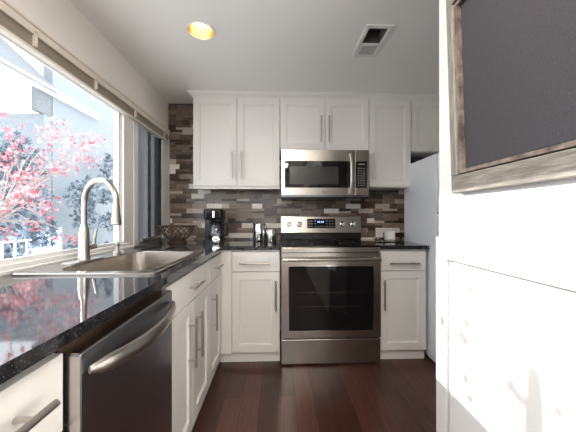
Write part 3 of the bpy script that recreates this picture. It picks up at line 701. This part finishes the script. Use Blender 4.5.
def shell_tree(name, label, cat, blobs, n, size, mats_, seed, trunk=None, flat=False, group=None):
    random.seed(seed); t = thing(name, label, cat, blobs[0][:2]+(-.02,) if not trunk else trunk[0], group=group)
    bm = NB(); tot = sum(b[3]**2 for b in blobs)
    star = [(math.cos(2*PI*i/10)*(1 if i % 2 == 0 else .38), math.sin(2*PI*i/10)*(1 if i % 2 == 0 else .38)) for i in range(10)]
    for (x, y, z, r) in blobs:
        for _ in range(max(3, int(n*r*r/tot))):
            dq = Vector((random.gauss(0, 1), random.gauss(0, 1), random.gauss(0, 1))).normalized()*r*random.random()**.45
            c_ = Vector((x, y, z))+dq; s_ = size*random.uniform(.6, 1.25)
            M = Matrix.Rotation(random.uniform(0, 6.28), 4, 'Z') @ Matrix.Rotation(random.gauss(PI/2, .7), 4, 'X') @ Matrix.Rotation(random.uniform(0, 6.28), 4, 'Z')
            vv = [bm.verts.new(c_+(M @ Vector((a*s_, b*s_, -.25*s_*(a*a+b*b))))) for a, b in star]; cc = bm.verts.new(c_)
            k = random.randrange(len(mats_))
            for i in range(10): f = bm.faces.new((cc, vv[i], vv[(i+1) % 10])); f.material_index = k
    me = bpy.data.meshes.new('leaves'); bmesh.ops.translate(bm, verts=bm.verts, vec=-OFF[t.name]); bm.to_mesh(me); bm.free()
    for m in mats_: me.materials.append(m)
    lo = bpy.data.objects.new('leaves', me); sc.collection.objects.link(lo); lo.parent = t
    return t
def leafm(name, c0, tr_):
    m = mat(name, c0, .6); n2 = N(m, 'ShaderNodeBsdfTranslucent'); n2.inputs[0].default_value = (*tr_, 1)
    cc = ramp(m, noise(m, coords(m), 9, 2), [(.35, tr_), (.65, tuple(min(1, v*1.3) for v in tr_))]); L(m, cc, n2.inputs[0])
    x = N(m, 'ShaderNodeMixShader'); x.inputs[0].default_value = .5; L(m, B(m).outputs[0], x.inputs[1]); L(m, n2.outputs[0], x.inputs[2])
    L(m, x.outputs[0], m.node_tree.nodes['Material Output'].inputs[0]); return m
pinks = [leafm('pale_pink_leaf', (.55, .27, .29), (.60, .30, .32)), leafm('rose_leaf', (.40, .09, .12), (.50, .13, .16)), leafm('blush_leaf', (.58, .37, .38), (.64, .41, .42))]
blues = [leafm('slate_blue_leaf', (.12, .155, .19), (.13, .16, .19)), leafm('grey_green_leaf', (.26, .31, .35), (.26, .31, .35))]
MB_ = [(-3.37, 3.62, 1.79, .18), (-3.36, 3.77, 2.01, .13), (-2.74, 3.1, 1.43, .18), (-2.76, 2.96, 1.26, .13), (-3.28, 3.99, 1.58, .17), (-3.22, 4.03, 1.94, .17), (-3.17, 4.04, 1.31, .14), (-2.92, 3.4, 1.67, .12), (-3.12, 3.87, 2.24, .14), (-3.12, 4.13, 2.39, .18), (-3.11, 4.4, 2.2, .22), (-2.81, 4.25, 2.28, .15), (-3.0, 4.15, 1.89, .18), (-2.98, 4.54, 2.07, .16), (-3.21, 5.16, 2.5, .15), (-3.4, 4.04, 1.03, .12), (-3.36, 3.64, .91, .13), (-3.08, 4.11, .81, .12), (-3.01, 4.33, .82, .12), (-2.89, 3.58, 1.17, .1), (-2.73, 3.52, 1.69, .1), (-2.72, 3.0, 1.54, .13), (-3.03, 3.64, 1.29, .13)]
TR = (-3.35, 3.1, -.02)
mp_ = shell_tree('maple_tree', 'small maple with pink leaves right outside the left window', 'tree', MB_, 820, .031, pinks, 5, trunk=(TR, 0))
bark = mat('grey_bark', (.30, .25, .24), .8); add_noise_col(bark, (1, 1, 6), 20, (.22, .18, .17), (.4, .34, .33))
bm = NB(); tube(bm, [TR, (-3.33, 3.12, .5), (-3.25, 3.2, .9), (-3.2, 3.3, 1.1)], [.06, .05, .035, .03], 10)
for i, (x, y, z, r) in enumerate(MB_):
    a = Vector((-3.2, 3.3, 1.1)); b = Vector((x, y, z)); mid = (a+b)/2+Vector((0, 0, .12)); tube(bm, [a, mid, b], [.014, .008, .003], 6)
obj('branches', bm, bark, mp_, smooth=True)
# the twig whose leaves throw the small shadows on the partition
tw = [(-2.1, 2.23, 1.93), (-2.1, 2.18, 1.92), (-2.12, 2.15, 1.90), (-2.1, 2.25, 1.82), (-2.1, 2.27, 1.77), (-2.08, 2.24, 1.76), (-2.1, 2.38, 1.89), (-2.1, 2.38, 1.78), (-2.1, 2.25, 1.64), (-2.1, 2.23, 1.59), (-2.1, 2.07, 1.72), (-2.1, 2.04, 1.71), (-2.1, 1.955, 1.74), (-2.1, 1.94, 1.70), (-2.1, 1.92, 1.68)]
bm = NB(); random.seed(4)
star = [(math.cos(2*PI*i/10)*(1 if i % 2 == 0 else .38), math.sin(2*PI*i/10)*(1 if i % 2 == 0 else .38)) for i in range(10)]
for p in tw:
    M = Matrix.Rotation(random.uniform(-.5, .5)+PI/2, 4, 'Z') @ Matrix.Rotation(PI/2, 4, 'X') @ Matrix.Rotation(random.uniform(0, 6), 4, 'Z')
    s_ = random.uniform(.04, .06); vv = [bm.verts.new(Vector(p)+(M @ Vector((a*s_, b*s_*.6, 0)))) for a, b in star]; cc = bm.verts.new(p)
    for i in range(10): bm.faces.new((cc, vv[i], vv[(i+1) % 10]))
obj('outer_leaves', bm, pinks[1], mp_)
bm = NB(); tube(bm, [(-2.74, 3.1, 1.5), (-2.4, 2.6, 1.85), (-2.15, 2.38, 1.9), (-2.11, 2.24, 1.92)], [.005, .004, .002, .001], 5); obj('twig', bm, bark, mp_)
shell_tree('evergreen_shrub', 'tall slate green shrub behind the pink maple', 'shrub', [(-4.3, 4.6, 2.2, .38), (-4.4, 5.0, 2.0, .40), (-4.2, 4.4, 1.9, .45), (-4.3, 4.9, 1.5, .4), (-4.4, 4.5, 1.2, .4), (-4.3, 4.4, .6, .45), (-4.4, 5.3, .9, .35)], 1500, .07, blues, 8)
shell_tree('evergreen_shrub', 'small dark shrub behind the faucet against the neighbouring house', 'shrub', [(-4.35, 6.4, 1.6, .38), (-4.35, 6.8, 1.9, .25), (-4.35, 6.5, 1.1, .3), (-4.35, 6.4, .3, .4)], 520, .07, blues, 9)
shell_tree('evergreen_shrub', 'slender dark shrub at the right edge of the large window', 'shrub', [(-4.5, 7.6, 2.3, .3), (-4.5, 7.9, 2.7, .28), (-4.5, 7.5, 1.7, .25), (-4.5, 7.7, 1.0, .3), (-4.5, 7.7, .25, .3)], 420, .07, blues, 10)
pale = mat('pale_blue_painted_wood', (.52, .62, .74), .7); add_noise_col(pale, (1, 1, 1), 5, (.48, .58, .70), (.56, .66, .78))
bm = NB(); box(bm, -4.62, -4.5, 3.6, 6.0, -.02, .92); tag(obj('low_garden_wall', bm, pale), 'low pale blue garden wall behind the pink maple', 'wall')
ch = thing('garden_railing', 'white garden railing low outside the left window', 'railing', (-3.8, 4.4, -.02))
bm = NB(); box(bm, -3.82, -3.79, 3.75, 4.45, .78, .80); obj('top_rail', bm, white_o, ch)
for i in range(4):
    bm = NB(); box(bm, -3.815, -3.795, 3.8+i*.19, 3.82+i*.19, -.02, .78); obj('post', bm, white_o, ch)

for o in list(sc.objects):
    k = o.name.split('.')[0]
    g = {'base_cabinet': 'white base cabinets', 'wall_cabinet': 'white wall cabinets', 'canister': 'chrome canisters by the stove', 'evergreen_shrub': 'dark shrubs by the neighbouring house',
         'ceiling_lamp': 'square ceiling lamps', 'countertop': 'black granite countertops'}.get(k)
    if g and o.get('category'): o['group'] = g
